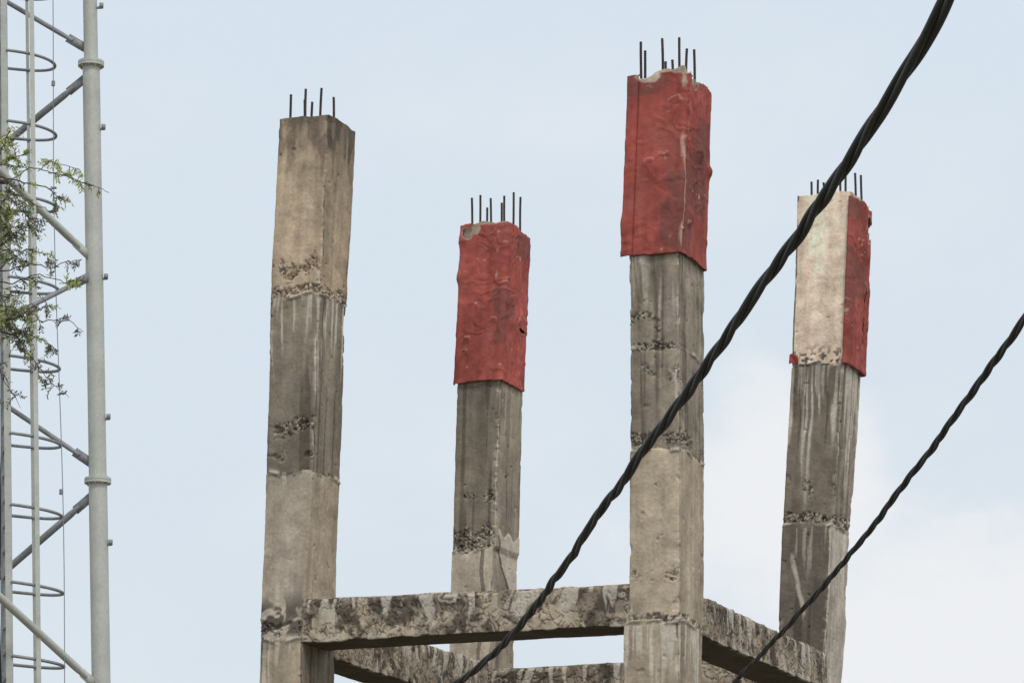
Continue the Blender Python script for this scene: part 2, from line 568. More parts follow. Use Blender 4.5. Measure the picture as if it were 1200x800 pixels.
SPECS = [
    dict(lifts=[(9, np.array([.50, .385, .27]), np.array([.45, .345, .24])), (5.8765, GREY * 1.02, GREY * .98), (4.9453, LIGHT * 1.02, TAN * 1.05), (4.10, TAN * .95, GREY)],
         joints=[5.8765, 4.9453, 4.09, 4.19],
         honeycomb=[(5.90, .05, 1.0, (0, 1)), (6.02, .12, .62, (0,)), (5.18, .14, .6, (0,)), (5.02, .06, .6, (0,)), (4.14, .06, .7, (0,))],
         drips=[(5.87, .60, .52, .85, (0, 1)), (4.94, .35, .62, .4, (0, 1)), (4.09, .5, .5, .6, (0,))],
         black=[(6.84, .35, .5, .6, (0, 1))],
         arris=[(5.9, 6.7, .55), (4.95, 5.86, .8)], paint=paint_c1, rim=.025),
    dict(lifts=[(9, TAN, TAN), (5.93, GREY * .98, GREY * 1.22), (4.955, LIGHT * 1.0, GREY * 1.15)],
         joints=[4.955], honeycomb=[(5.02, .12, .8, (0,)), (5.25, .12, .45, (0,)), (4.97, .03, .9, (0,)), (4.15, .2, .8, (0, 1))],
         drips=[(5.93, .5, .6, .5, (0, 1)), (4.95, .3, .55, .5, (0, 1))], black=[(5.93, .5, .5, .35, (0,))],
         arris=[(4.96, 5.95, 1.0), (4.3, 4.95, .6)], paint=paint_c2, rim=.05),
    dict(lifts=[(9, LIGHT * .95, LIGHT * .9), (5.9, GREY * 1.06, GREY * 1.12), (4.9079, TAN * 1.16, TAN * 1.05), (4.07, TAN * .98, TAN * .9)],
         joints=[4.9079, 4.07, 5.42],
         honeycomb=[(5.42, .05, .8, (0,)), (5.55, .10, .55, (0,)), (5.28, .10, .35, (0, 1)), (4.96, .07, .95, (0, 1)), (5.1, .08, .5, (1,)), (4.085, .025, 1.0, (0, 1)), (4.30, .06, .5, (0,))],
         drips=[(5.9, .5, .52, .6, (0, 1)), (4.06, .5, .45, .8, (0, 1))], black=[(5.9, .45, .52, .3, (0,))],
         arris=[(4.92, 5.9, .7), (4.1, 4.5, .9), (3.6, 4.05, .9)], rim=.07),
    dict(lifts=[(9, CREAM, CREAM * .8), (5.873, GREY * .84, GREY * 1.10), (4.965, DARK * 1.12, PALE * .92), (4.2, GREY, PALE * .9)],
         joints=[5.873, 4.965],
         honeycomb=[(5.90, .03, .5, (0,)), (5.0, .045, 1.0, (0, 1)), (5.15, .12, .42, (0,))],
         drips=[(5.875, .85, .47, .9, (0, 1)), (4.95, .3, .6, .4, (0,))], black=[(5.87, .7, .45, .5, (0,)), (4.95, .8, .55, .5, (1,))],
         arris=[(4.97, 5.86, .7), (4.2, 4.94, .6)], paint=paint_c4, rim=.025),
]
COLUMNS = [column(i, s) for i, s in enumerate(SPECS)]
tag(COLUMNS[0], 'bare brown and grey column without any red sheeting')
tag(COLUMNS[1], 'shortest looking column, set back, its top wrapped in red sheeting')
tag(COLUMNS[2], 'nearest and tallest looking column, its top wrapped in red sheeting')
tag(COLUMNS[3], 'column with a pale cream top and red sheeting on one side only')


def beam(p0, p1, q0, q1, out, depth0, depth1, width, sd, lightness=1.0):
    """p0->p1 top front edge; out = horizontal direction of the visible face"""
    p0, p1, out = np.asarray(p0), np.asarray(p1), np.asarray(out)
    ln = np.linalg.norm(p1 - p0)
    n = max(2, int(ln / STEP))
    t = np.linspace(0, 1, n)[:, None]
    tf = p0 * (1 - t) + p1 * t
    dep = depth0 * (1 - t) + depth1 * t
    dn = np.array([0, 0, -1.0])
    bf = tf + dn * dep
    tb = tf - out * width
    bb = bf - out * width
    rings = np.stack([tf, bf, bb, tb], 1)
    P, FID, S, W = loft(rings, (46, 40, 20, 24), None)
    N = side_normals(P, FID, rings, S, W)
    X, Yy, Z = P[..., 0], P[..., 1], P[..., 2]
    U = np.repeat((t[:, 0] * ln)[:, None], P.shape[1], 1)
    disp = (fbm(U * 4, S * 4 + FID * 5, Z * 0, sd, 3) - .5) * .012 + (fbm(X * 26, Yy * 26, Z * 26, sd + 1, 3) - .5) * .0025
    # grime that thickens towards the top edge, with thin pale and dark worm lines of lichen
    wx = fbm(U * 8, S * 8, FID * 3.1, sd + 2, 3) * 2.0
    topd = np.where(FID == 0, S / W, .6)
    bl = fbm(U * 11 + wx, S * 8 + FID * 9, wx * .7, sd + 3, 4, .6) + .13 * (.55 - topd)
    m = sstep(.465, .52, bl)
    base = np.ones(P.shape) * TAN * .92 * lightness
    base *= (.55 + .9 * fbm(U * 3, S * 6, FID * 1.0, sd + 4, 4))[..., None]
    base *= (.60 + .8 * fbm(U * 30, S * 30, FID * 1.0, sd + 14, 3))[..., None]
    n2 = fbm(U * 15 + wx * 1.3, S * 11 + wx + FID * 4, wx, sd + 25, 3)
    zone2 = sstep(.34, .50, fbm(U * 4, S * 6 + FID * 3, U * 0, sd + 26, 2))
    light_l = np.exp(-((n2 - .50) / .024) ** 2) * zone2
    dark_l = np.exp(-((n2 - .455) / .020) ** 2) * zone2
    smear = sstep(.5, .62, fbm(U * 26, S * 3.5, FID * 2.0, sd + 27, 3)) * sstep(.75, .25, topd)
    m2 = np.maximum(m * (.50 + .5 * sstep(.35, .6, fbm(U * 20, S * 20 + FID, S * 0, sd + 18, 3))), smear * .6)
    col = mix(base, MOULD * 1.3, m2 * .84)
    col = mix(col, MOULD * 1.3, dark_l * .75)
    col = mix(col, LIME * .95, light_l * .8)
    rimm = light_l
    fine = crevices(P, 34, sd + 5, .90)
    col = mix(col, MOULD * 1.2, fine * .6)
    # runs down the face from the top edge
    n1 = fbm(U * 20, S * 2.0, S * 0, sd + 6, 3)
    n1 = fbm(U * 24 + .8 * (wx - 1), S * 3.0, S * 0, sd + 6, 3)
    run = sstep(.53, .60, n1) * (FID == 0) * sstep(1.0, .6, S / (.03 + .20 * vnoise(U * 17, U * 0, U * 0, sd + 7)))
    runo = np.exp(-((n1 - .50) / .02) ** 2) * (FID == 0) * sstep(1.0, .6, S / (.03 + .20 * vnoise(U * 17, U * 0, U * 0, sd + 7)))
    col = mix(col, MOULD * 1.3, runo * .6)
    col = mix(col, LIME * .95, run * .75)
    und = FID == 1  # underside: shade below the beam is put into its colour
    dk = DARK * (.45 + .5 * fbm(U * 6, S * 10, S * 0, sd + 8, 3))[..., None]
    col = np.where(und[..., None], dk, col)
    # ragged pale lip along the lower edge
    eb = np.where(FID == 0, W - S, np.where(FID == 1, S, 1))
    nb = fbm(U * 18, U * 0, U * 0, sd + 9, 3)
    lipm = np.exp(-(eb / (.010 + .014 * nb)) ** 2)
    disp += lipm * (nb - .45) * .030
    col = mix(col, LIME * .85, lipm * sstep(.42, .55, nb) * .6)
    disp -= fine * .005 * (FID == 0)
    disp += rimm * .0008
    et = np.where(FID == 0, S, np.where(FID == 3, W - S, 1))
    nt_ = fbm(U * 14, U * 0 + 4, U * 0, sd + 10, 3)
    disp -= np.exp(-(et / .014) ** 2) * (nt_ * .022)
    P2 = P + N * disp[..., None]
    nn, mm = Z.shape
    fa = grid_faces(nn, mm)
    v = P2.reshape(-1, 3)
    c = rings.mean((0, 1))
    # make sure the faces look outwards
    f0 = fa[len(fa) // 2]
    nrm = np.cross(v[f0[1]] - v[f0[0]], v[f0[3]] - v[f0[0]])
    if nrm @ (v[f0].mean(0) - rings[nn // 2].mean(0)) < 0:
        fa = fa[:, ::-1]
    return mesh_obj('beam', v, fa, M_CONC, frame, col.reshape(-1, 3))


H = 4.274
def lift_to(p, z):
    p = np.array(p, float); p[2] = z; return p

inset = .004
FO, RO = -E2, -E1          # outward directions of left faces / right faces
# near beam between the bare column and the tallest red one
a0, a1 = corner(0, 'a', 4.27), corner(2, 'l', 4.27)
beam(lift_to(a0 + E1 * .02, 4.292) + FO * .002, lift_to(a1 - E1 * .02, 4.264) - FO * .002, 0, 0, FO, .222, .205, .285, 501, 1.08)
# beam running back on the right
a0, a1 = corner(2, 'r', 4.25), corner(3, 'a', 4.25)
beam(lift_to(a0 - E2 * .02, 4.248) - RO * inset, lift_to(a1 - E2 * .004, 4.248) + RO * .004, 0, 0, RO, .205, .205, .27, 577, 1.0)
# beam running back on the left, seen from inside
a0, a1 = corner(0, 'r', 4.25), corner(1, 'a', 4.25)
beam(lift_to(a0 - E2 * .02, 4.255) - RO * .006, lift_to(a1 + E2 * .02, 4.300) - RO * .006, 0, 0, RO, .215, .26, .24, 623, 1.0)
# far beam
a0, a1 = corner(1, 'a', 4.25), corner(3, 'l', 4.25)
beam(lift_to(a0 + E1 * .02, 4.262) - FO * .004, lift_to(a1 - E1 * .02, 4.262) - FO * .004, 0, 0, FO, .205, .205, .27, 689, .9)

# ---- rebar
BARS = [
    [(341, 111), (357, 117), (358.5, 105), (366, 120), (377, 104), (391, 114)],
    [(553, 232), (563, 229), (571, 243), (575, 232), (588, 238), (591, 230), (602, 225), (610, 231)],
    [(751, 49), (756, 60), (776, 45), (780, 72), (788, 70), (796, 44), (805, 57), (813.5, 58)],
    [(951, 213), (958.5, 211), (965, 214), (985, 200), (991, 206), (1002, 203), (1009, 205)],
]
for i, bars in enumerate(BARS):
    Y, rows = PROFILE[i]
    zt = max(r[0] for r in rows)
    L_, A_, R_, B_ = (corner(i, k, zt) for k in 'larb')
    cen = (L_ + B_ + A_ + R_) / 4
    for k, (px, py) in enumerate(bars):
        # on the cage line, 4 cm inside the faces: front row or back row
        best = None
        ins = [cen + (q - cen) * .74 for q in (L_, A_, R_, B_)]
        segs = [(ins[0], ins[1]), (ins[1], ins[2])] if k % 2 == 0 else [(ins[0], ins[3]), (ins[3], ins[2])]
        for (q0, q1) in segs:
            for t in np.linspace(0, 1, 40):
                q = q0 * (1 - t) + q1 * t
                g = at(px, py, q[1])
                e = abs(g[0] - q[0])
                if best is None or e < best[0]:
                    best = (e, q, g)
        _, q, g = best
        m = MB()
        tilt = rng.uniform(-.006, .006)
        bx, by = rng.uniform(-.010, .010, 2)
        hgt = g[2] - zt
        def bar_at(f):
            return (g[0] - tilt * (1 - f) + bx * (f * f - f) * 1.5, q[1] + by * f * f, zt - .12 + (hgt + .12) * f)
        m.tube([bar_at(f) for f in np.linspace(0, 1, 9)], .0062, 8)
        # deformed-bar ribs
        zz = zt - .03
        while zz < g[2] - .004:
            f_ = (zz - zt + .12) / (hgt + .12)
            c_ = np.array(bar_at(f_))
            m.tube([c_, c_ + (0, 0, .003)], .0073, 8)
            zz += .011
        m.build('rebar', M_REBAR, COLUMNS[i])


# ---- red sheeting
def sheet(i, zb, zt, left_ext, right_ext, faces, seed, parent, ragged=(.02, .01), tears=(), lumps=(), flat_left=False, off=.010, seam=True, pale=1.0, bulge=.007):
    """a red sheet following the left face, right face, or both, of column i"""
    z = np.arange(zb - .05, zt + .05, STEP)
    x, wa, wb = prof(i, np.clip(z, 0, 6.83))
    wA, wB = wa.mean(), wb.mean()
    if faces == 'both':
        s = np.arange(-wA - left_ext, wB + right_ext + 1e-6, STEP)
    elif faces == 'right':
        s = np.arange(-left_ext, wB + right_ext + 1e-6, STEP)
    Zg, Sg = np.meshgrid(z, s, indexing='ij')
    Y = PROFILE[i][0]
    A0 = np.stack([x, np.full_like(z, Y), z], 1)[:, None]
    # path round the column
    P = np.zeros((len(z), len(s), 3)); N = np.zeros_like(P)
    rc = .012
    for j, sv in enumerate(s):
        if sv < -wA:
            e = -wA - sv
            if flat_left:
                p = A0[:, 0] + E1 * (wA + e) + E2 * (e * .25); n = -E2 * .9 + E1 * .3
            else:
                p = A0[:, 0] + E1 * wA + E2 * e; n = E1
        elif sv < 0:
            p = A0[:, 0] + E1 * (-sv); n = -E2
        elif sv < wB:
            p = A0[:, 0] + E2 * sv; n = -E1
        else:
            p = A0[:, 0] + E2 * wB + E1 * (sv - wB); n = E2
        P[:, j] = p; N[:, j] = n
    # soften the folds
    for _ in range(2):
        N[:, 1:-1] = (N[:, :-2] + N[:, 1:-1] * 2 + N[:, 2:]) / 4
    N /= np.linalg.norm(N, axis=2, keepdims=True)
    big = fbm(Sg * 6, Zg * 5, Zg * 0, seed, 3) - .5
    wr = 1 - np.abs(2 * fbm(Sg * 9 + big * 2, Zg * 14 + big * 3, Zg * 0 + 4, seed + 1, 3) - 1)
    wr = sstep(.70, .98, wr)
    area = sstep(.45, .62, fbm(Sg * 5, Zg * 5, Zg * 0 + 8, seed + 2, 2))
    crw = fbm(Sg * 7, Zg * 7, Zg * 0, seed + 61, 2) * 1.6
    cre = 1 - np.abs(2 * fbm(Sg * 11 + crw, Zg * 8 + crw, crw, seed + 62, 2) - 1)      # sharp creases
    cre = np.clip((cre - .86) / .14, 0, 1) * sstep(.42, .6, fbm(Sg * 4, Zg * 4, Zg * 0 + 5, seed + 63, 2))
    flute = (fbm(Sg * 16, Zg * .9, Zg * 0, seed + 64, 2) - .5) * .011                 # faint upright folds
    disp = off + big * bulge + wr * area * .003 + cre * .004 + flute + (fbm(Sg * 34, Zg * 34, Zg * 0, seed + 3, 3) - .5) * .004
    disp = np.maximum(disp, .005)
    if left_ext > 0 or right_ext > 0:
        disp += .003 * np.exp(-((Zg - zb) / .03) ** 2)
    for (ls, lz, lr, lh) in lumps:
        disp += lh * np.exp(-(((Sg - ls) / lr) ** 2 + ((Zg - lz) / lr) ** 2))
    flaps = np.zeros(Zg.shape)
    for _ in range(5):
        fs_, fz_ = rng.uniform(s[0] + .05, s[-1] - .05), rng.uniform(zb + .08, zt - .1)
        fr = rng.uniform(.014, .03); asp = rng.uniform(.5, 1.2)
        q = np.hypot((Sg - fs_) / fr, (Zg - fz_) / (fr * asp)) + (fbm(Sg * 40, Zg * 40, Zg * 0, seed + 60, 2) - .5) * .9
        lift_ = sstep(1.0, .75, q) * np.clip(.5 + (Zg - fz_) / fr * .6, 0, 1)
        disp = disp + lift_ * .009
        flaps = np.maximum(flaps, np.exp(-((q - 1.0) / .16) ** 2) * (Zg > fz_))
    if left_ext >= .03:
        disp = disp - .012 * np.exp(-((Sg + wA - .022) / .006) ** 2) + .005 * (Sg < -wA + .022)
    P2 = P + N * disp[..., None]
    # colours
    c = np.ones(P.shape) * RED
    pn = fbm(Sg * 5, Zg * 4, Zg * 0, seed + 4, 4)
    c *= (.60 + .80 * pn)[..., None]
    c *= (.80 + .40 * fbm(Sg * 45, Zg * 2.2, Zg * 0, seed + 65, 3))[..., None]
    c *= (.78 + .44 * fbm(Sg * 30, Zg * 30, Zg * 0, seed + 66, 3))[..., None]
    c = mix(c, RED * .45, cre * .25)
    c = mix(c, np.array([.42, .135, .11]), sstep(.5, .75, fbm(Sg * 14, Zg * 6, Zg * 0, seed + 15, 3)) * .55)
    patch = sstep(.60, .64, fbm(Sg * 4 + 3, Zg * 5, Zg * 0, seed + 5, 2))
    c = mix(c, np.array([.16, .085, .075]), patch * .5)
    scr = sstep(.755, .80, fbm(Sg * 24, Zg * 34, Zg * 0, seed + 6, 3)) * sstep(.5, .65, fbm(Sg * 5, Zg * 5, Zg * 0, seed + 7, 2))
    c = mix(c, np.array([.60, .45, .38]), scr * .55)
    c = mix(c, np.array([.62, .42, .34]), flaps * .4)
    seamm = np.zeros(Zg.shape, bool)
    if faces == 'both' and seam:
        path = (fbm(Zg * 5, Zg * 0, Zg * 0, seed + 8, 2) - .5) * .05 + .012
        thick = .0015 + .004 * sstep(.45, .7, fbm(Zg * 11, Zg * 0, Zg * 0, seed + 9, 2))
        seamm = (np.abs(Sg - path) < thick) & (fbm(Zg * 8, Zg * 0, Zg * 0 + 2, seed + 10, 2) > .97)
        c = mix(c, np.array([.62, .47, .38]), sstep(.008, .002, np.abs(Sg - path)) * .8 * sstep(.42, .55, fbm(Zg * 8, Sg * 30, Zg * 0 + 2, seed + 10, 2)))
    lo = zb + (fbm(Sg * 10, Zg * 0, Zg * 0, seed + 11, 3) - .5) * ragged[1]
    hi = zt + (fbm(Sg * 9, Zg * 0, Zg * 0, seed + 12, 3) - .5) * ragged[0]
    keep = (Zg > lo) & (Zg < hi) & ~seamm
    for (ts, tz, rs, rz) in tears:
        rr = ((Sg - ts) / rs) ** 2 + ((Zg - tz) / rz) ** 2
        rr = rr * (.6 + .9 * fbm(Sg * 30, Zg * 30, Zg * 0, seed + 13, 2))
        keep &= ~(rr < 1)
        c = mix(c, np.array([.58, .42, .33]), ((rr >= 1) & (rr < 1.5)) * .5)
    n, m = Zg.shape
    fa = grid_faces(n, m, closed=False)
    kf = keep.ravel()[fa].all(1)
    fa = fa[kf]
    used = np.unique(fa)
    rem = -np.ones(n * m, int); rem[used] = np.arange(len(used))
    o = mesh_obj('red_sheet', P2.reshape(-1, 3)[used], rem[fa], M_RED, parent, c.reshape(-1, 3)[used])
    md = o.modifiers.new('thickness', 'SOLIDIFY')
    md.thickness = .004
    md.offset = 1
    return o


RED = np.array([.395, .098, .080])
sheet(2, 5.888, 6.825, .030, .02, 'both', 900, COLUMNS[2], ragged=(.05, .012),
      tears=[(-.185, 6.82, .055, .036), (-.02, 6.835, .05, .022), (.12, 6.81, .05, .04)],
      lumps=[(.36, 6.40, .03, .024), (-.29, 6.06, .04, .013), (.2, 6.45, .05, .02), (.1, 6.10, .04, .02), (-.15, 6.35, .05, .012)], flat_left=True)
sheet(1, 5.935, 6.885, .02, .02, 'both', 950, COLUMNS[1], ragged=(.04, .012),
      tears=[(-.24, 6.84, .03, .035), (-.19, 6.86, .03, .03), (.24, 6.28, .05, .008)],
      lumps=[(-.27, 6.58, .04, .014), (.20, 6.33, .08, .018), (.10, 6.30, .04, .012), (-.26, 6.80, .04, .015)], seam=False, bulge=.008)
sheet(3, 5.865, 6.84, .006, .03, 'right', 990, COLUMNS[3], ragged=(.05, .015),
      tears=[(.33, 6.72, .04, .07), (.27, 6.2, .007, .18)], lumps=[(.3, 6.35, .06, .02), (.3, 6.55, .04, .02), (.22, 6.6, .06, .015)], off=.016)
# torn scrap of the same sheet left at the corner low on the left
za, zb_ = 5.885, 5.94
x3, wa3, wb3 = prof(3, 5.91)
A3 = np.array([x3, PROFILE[3][0], 0])
sv, sf = [], []
gs = np.linspace(0, .05, 8); gz = np.linspace(za, zb_, 8)
for zz in gz:
    for q in gs:
        bend = .012 + .006 * math.sin(q * 90 + zz * 60)
        p = A3 + E1 * (wa3 + .008 - q) - E2 * bend
        sv.append((p[0], p[1], zz + .006 * math.sin(q * 120)))
for a_ in range(7):
    for b_ in range(7):
        if a_ + b_ < 12:
            sf.append((a_ * 8 + b_, a_ * 8 + b_ + 1, (a_ + 1) * 8 + b_ + 1, (a_ + 1) * 8 + b_))
scrap = mesh_obj('red_sheet', sv, sf, M_RED, COLUMNS[3], np.repeat((RED * .9)[None], 64, 0))
scrap.modifiers.new('thickness', 'SOLIDIFY').thickness = .004
tag(scrap, 'small torn red scrap at the lower corner')

# ------------------------------------------------------------------ lattice tower
TY = 39.0
tower = empty('lattice_tower', (at(105, 400, TY)[0], TY, 0))
tag(tower, 'grey galvanised steel lattice tower with a caged ladder at the left edge', 'tower')


def leg_pt(x0, x1, Y, z):
    """leg line through photo pixels (x0, 0) and (x1, 800) at distance Y, continued along its slope"""
    p, q = at(x0, 0, Y), at(x1, 800, Y)
    t = (z - p[2]) / (q[2] - p[2])
    return p + (q - p) * t


ZF1, ZF2 = at(105, 75, TY)[2], at(114, 563, TY)[2]
PANEL = (ZF1 - ZF2)
FLZ = [ZF2 - 3 * PANEL + k * PANEL for k in range(0, 7)]
FLZ = [z for z in FLZ if z > -1]
LEGS = {'R': (105.5, 118.5, TY), 'N': (-238, -205, TY - 3.3), 'F': (-222, -190, TY + .85)}


def leg(key):
    x0, x1, Y = LEGS[key]
    m = MB()
    zs = [0] + [z for z in FLZ if z > 0.2] + [FLZ[-1] + 2.0]
    radii = []
    for a, b in zip(zs[:-1], zs[1:]):
        mid = (a + b) / 2
        k = (ZF1 - mid) / PANEL
        r = .086 if k < 0 else (.105 if k < 1 else .110 + .008 * (math.floor(k) - 1))
        radii.append(r)
        m.tube([leg_pt(x0, x1, Y, a), leg_pt(x0, x1, Y, b)], r, 28)
    o = m.build('leg', M_GALV, tower)
    for z in zs[1:-1]:
        f = MB()
        p = leg_pt(x0, x1, Y, z)
        f.tube([p + (0, 0, -.034), p + (0, 0, -.004)], .158, 32)
        f.tube([p + (0, 0, .000), p + (0, 0, .028)], .158, 32)
        for q in range(10):
            an = q / 10 * 2 * math.pi + .2
            c = p + np.array([math.cos(an) * .132, math.sin(an) * .132, 0])
            f.tube([c + (0, 0, -.052), c + (0, 0, .044)], .012, 6)
        f.build('flange', M_GALV, o)
    return o


legs = {k: leg(k) for k in 'RNF'}
# step pegs on the visible leg
for py in (10, 152, 327, 491, 638):
    p = at(0, py, TY)[2]
    c = leg_pt(*LEGS['R'], p)
    m = MB()
    m.tube([c + (.07, -.02, 0), c + (.155, -.03, 0)], .018, 8)
    m.bar(c + (.140, -.03, -.005), c + (.140, -.03, .055), .045, .045)
    m.build('step_peg', M_GALV_DARK, legs['R'])


def brace(k0, z0, k1, z1, r, mat=M_GALV):
    p = leg_pt(*LEGS[k0], z0); q = leg_pt(*LEGS[k1], z1)
    d = (q - p); L = np.linalg.norm(d); d /= L
    m = MB()
    a, b = p + d * .28, q - d * .28
    m.tube([a, a + d * .16, b - d * .16, b], [r * .72, r, r, r * .72], 14)
    side = np.cross(d, (0, 0, 1.0))
    for c, s in ((p, 1), (q, -1)):
        m.bar(c + d * s * .08, c + d * s * .36, .012, .11, side)          # gusset
        g = c + d * s * .30
        m.tube([g - side * .03, g + side * .03], .014, 8)
    return m.build('brace', mat, tower)


for zf in FLZ:
    if zf < 0.2 or zf > FLZ[-1] - .1: continue
    up, dn = zf + PANEL / 2, zf - PANEL / 2
    brace('R', zf + .16, 'F', up + .08, .030, M_GALV_DARK)
    if dn > 0: brace('R', zf - .12, 'F', dn - .08, .042, M_GALV_DARK)
    if dn > 0:
        brace('R', dn + .10, 'N', zf - .06, .046, M_GALV)
        brace('R', dn - .06, 'N', dn - PANEL / 2 + .08, .030, M_GALV_DARK)
    brace('N', zf + .16, 'F', up - .06, .055, M_GALV_DARK)
    brace('F', up + .1, 'N', zf + PANEL - .16, .055, M_GALV_DARK)

# caged ladder
LY = TY - .4
ladder_root = None


def vline(x0, x1, Y, z):
    return leg_pt(x0, x1, Y, z)


m = MB()
zmax = FLZ[-1] + 1
m.bar(vline(4.5, 11.5, LY - .30, .3), vline(4.5, 11.5, LY - .30, zmax), .075, .045)
ladder = m.build('ladder', M_GALV, tower, smooth=False)
m = MB(); m.bar(vline(2.5, 5, LY + .34, .3), vline(2.5, 5, LY + .34, zmax), .07, .04); m.build('rail', M_GALV_DARK, ladder, smooth=False)
m = MB(); m.bar(vline(37, 45.5, LY - .36, 2.4), vline(37, 45.5, LY - .36, zmax), .055, .008, (1, .5, 0)); m.build('cage_strap', M_GALV, ladder, smooth=False)
m = MB(); m.bar(vline(31.5, 41.5, LY + .36, 2.4), vline(31.5, 41.5, LY + .36, zmax), .042, .008, (1, -.5, 0)); m.build('cage_strap', M_GALV, ladder, smooth=False)
# rungs
zz = .6
k = 0
while zz < zmax:
    a = vline(4.5, 11.5, LY - .30, zz); b = vline(2.5, 5, LY + .34, zz)
    m = MB(); m.tube([a, b], .014, 8)
    if k < 60: m.build('rung', M_GALV_DARK, ladder)
    zz += .30; k += 1
# hoops
hoop_y = [-12, 72, 154, 239, 335, 427, 517, 600, 690, 776]
hz = [at(40, y, LY)[2] for y in hoop_y]
dz = hz[-2] - hz[-1]
while hz[-1] - dz > 2.6: hz.append(hz[-1] - dz)
while hz[0] + dz < zmax: hz.insert(0, hz[0] + dz)
for q, z in enumerate(hz):
    a = vline(7, 14, LY - .30, z); b = vline(4, 8, LY + .34, z)
    tip = vline(63, 75, LY, z)[0]
    pts = []
    droop = -.075
    for s in np.linspace(0, 1, 33):
        an = -math.pi / 2 + math.pi * s
        yy = LY + .02 + .345 * math.sin(an)
        base_x = a[0] * (1 - s) + b[0] * s
        xx = base_x + (tip - base_x) * (abs(math.cos(an)) ** .62)
        pts.append((xx, yy, z + .035 + droop * (xx - base_x) / (tip - base_x) * 1.0))
    m = MB(); m.tube(pts, .019, 8); m.build('hoop', M_GALV_DARK, ladder)
# feeder cables and the thin fall wire
m = MB()
m.tube([vline(-7.0, 0.5, LY - .2, z) + (.012 * math.sin(z * 2.3), 0, 0) for z in np.linspace(.2, zmax, 60)], .016, 8)
m.build('feeder_cable', M_CABLE, tower)
m = MB()
m.tube([vline(60.5, 76, LY - .1, z) + (.02 * math.sin(z * .9), 0, 0) for z in np.linspace(3, zmax, 50)], .0055, 6)
for py in (101, 578):
    p = vline(60.5, 76, LY - .1, at(60, py, LY)[2])
    m.tube([p + (0, 0, -.03), p + (0, 0, .03)], .022, 8)
m.build('thin_wire', M_WIRE, tower)

# ------------------------------------------------------------------ twisted cables
def cable(name, pix, z0, radius, pitch, label, sag, phase):
    pts = np.array([at_z(x, y, z0) for x, y in pix])
    pts = pts[np.argsort(-pts[:, 1])]
    # smooth horizontal path: fit, then run on past both ends
    Yv = pts[:, 1]
    cx_ = np.polyfit(Yv, pts[:, 0], 4)
    y0, y1 = Yv.max(), Yv.min()
    def path(y):
        yc = min(max(y, y1), y0)
        x = np.polyval(cx_, yc) + np.polyval(np.polyder(cx_), yc) * (y - yc)
        z = z0 + (0 if y1 <= y <= y0 else (.004 * (y - yc) ** 2 if y < y1 else -.01 * (y - yc)))
        return np.array([x, y, z])
    ys = np.concatenate([np.arange(y0 + 32, y0, -.05), np.arange(y0, y1, -.006), np.arange(y1, y1 - 9, -.02)])
    C = np.array([path(y) for y in ys])
    d = np.zeros(len(C)); d[1:] = np.cumsum(np.linalg.norm(np.diff(C, axis=0), axis=1))
    T = np.gradient(C, axis=0); T /= np.linalg.norm(T, axis=1)[:, None]
    A_ = np.cross(T, (0, 0, 1.0)); A_ /= np.linalg.norm(A_, axis=1)[:, None]
    B_ = np.cross(A_, T)
    V, Fc = [], []
    nseg = 12
    base = 0
    wob = .82 + .22 * fbm(d * 4, d * 0, d * 0, 45 + int(phase * 10), 2)
    C = C + A_ * ((fbm(d * 2.2, d * 0, d * 0, 47, 2) - .5) * radius * 1.0)[:, None] + B_ * ((fbm(d * 2.2, d * 0 + 5, d * 0, 48, 2) - .5) * radius * 1.0)[:, None]
    ang0 = 2 * math.pi * d / pitch + 3.2 * (fbm(d * 1.1, d * 0, d * 0, 41 + int(phase * 10), 3) - .5)
    for s in range(3):
        rs = radius * (.50 if s < 2 else .40)
        an = ang0 + s * 2 * math.pi / 3 + phase
        cc = C + (A_ * np.cos(an)[:, None] + B_ * np.sin(an)[:, None]) * (radius * .52 * wob)[:, None]
        for q in range(nseg):
            t = 2 * math.pi * q / nseg
            V.append(cc + (A_ * math.cos(t) + B_ * math.sin(t)) * rs)
        n = len(C)
        i = np.arange(n - 1)[:, None]; j = np.arange(nseg)[None]; j2 = (j + 1) % nseg
        Fc.append(np.stack([base + j * n + i, base + j2 * n + i, base + j2 * n + i + 1, base + j * n + i + 1], -1).reshape(-1, 4))
        base += n * nseg
    o = mesh_obj(name, np.concatenate(V), np.concatenate(Fc), M_CABLE, None)
    return tag(o, label, 'cable', 'twisted overhead cables')


C1PX = [(1116, 0), (1089.6, 36), (1065, 71), (1045, 110), (1021, 146), (999, 178.6), (979, 211), (945, 268), (910, 320), (870, 372), (800, 465), (740, 545), (690, 620), (640, 695), (600, 743), (540, 797)]
C2PX = [(1200, 374), (1160, 428), (1120, 487), (1075, 548), (1035, 603), (1000, 645), (960, 690), (920, 736), (890, 770), (862, 798)]
cable('power_cable', C1PX, 3.62, 0.0165, 1.05, 'thicker twisted black cable running up across the columns to the top edge', 0, .4)
cable('power_cable', C2PX, 3.62, .0115, .80, 'thinner twisted black cable low on the right, in front of the cream topped column', 0, 1.9)

# ------------------------------------------------------------------ feathery tree at the left edge
TRY = 24.0
MPP = TRY / F_PX
tb = at(-420, 400, TRY)
tree = empty('tree', (tb[0], TRY, 0))
tag(tree, 'thin feathery green tree branches hanging in front of the steel tower', 'tree')
trunk_top = at(-400, 420, TRY)
m = MB()
tp = [np.array([tb[0], TRY, -.1]), np.array([tb[0] + .10, TRY + .05, 1.8]), np.array([tb[0] - .05, TRY, 3.6]), trunk_top]
m.tube(tp, [.15, .125, .10, .075], 14)
m.build('trunk', M_BARK, tree)

LV, LF, LC = [], [], []
TW = MB()
LIMB = MB()


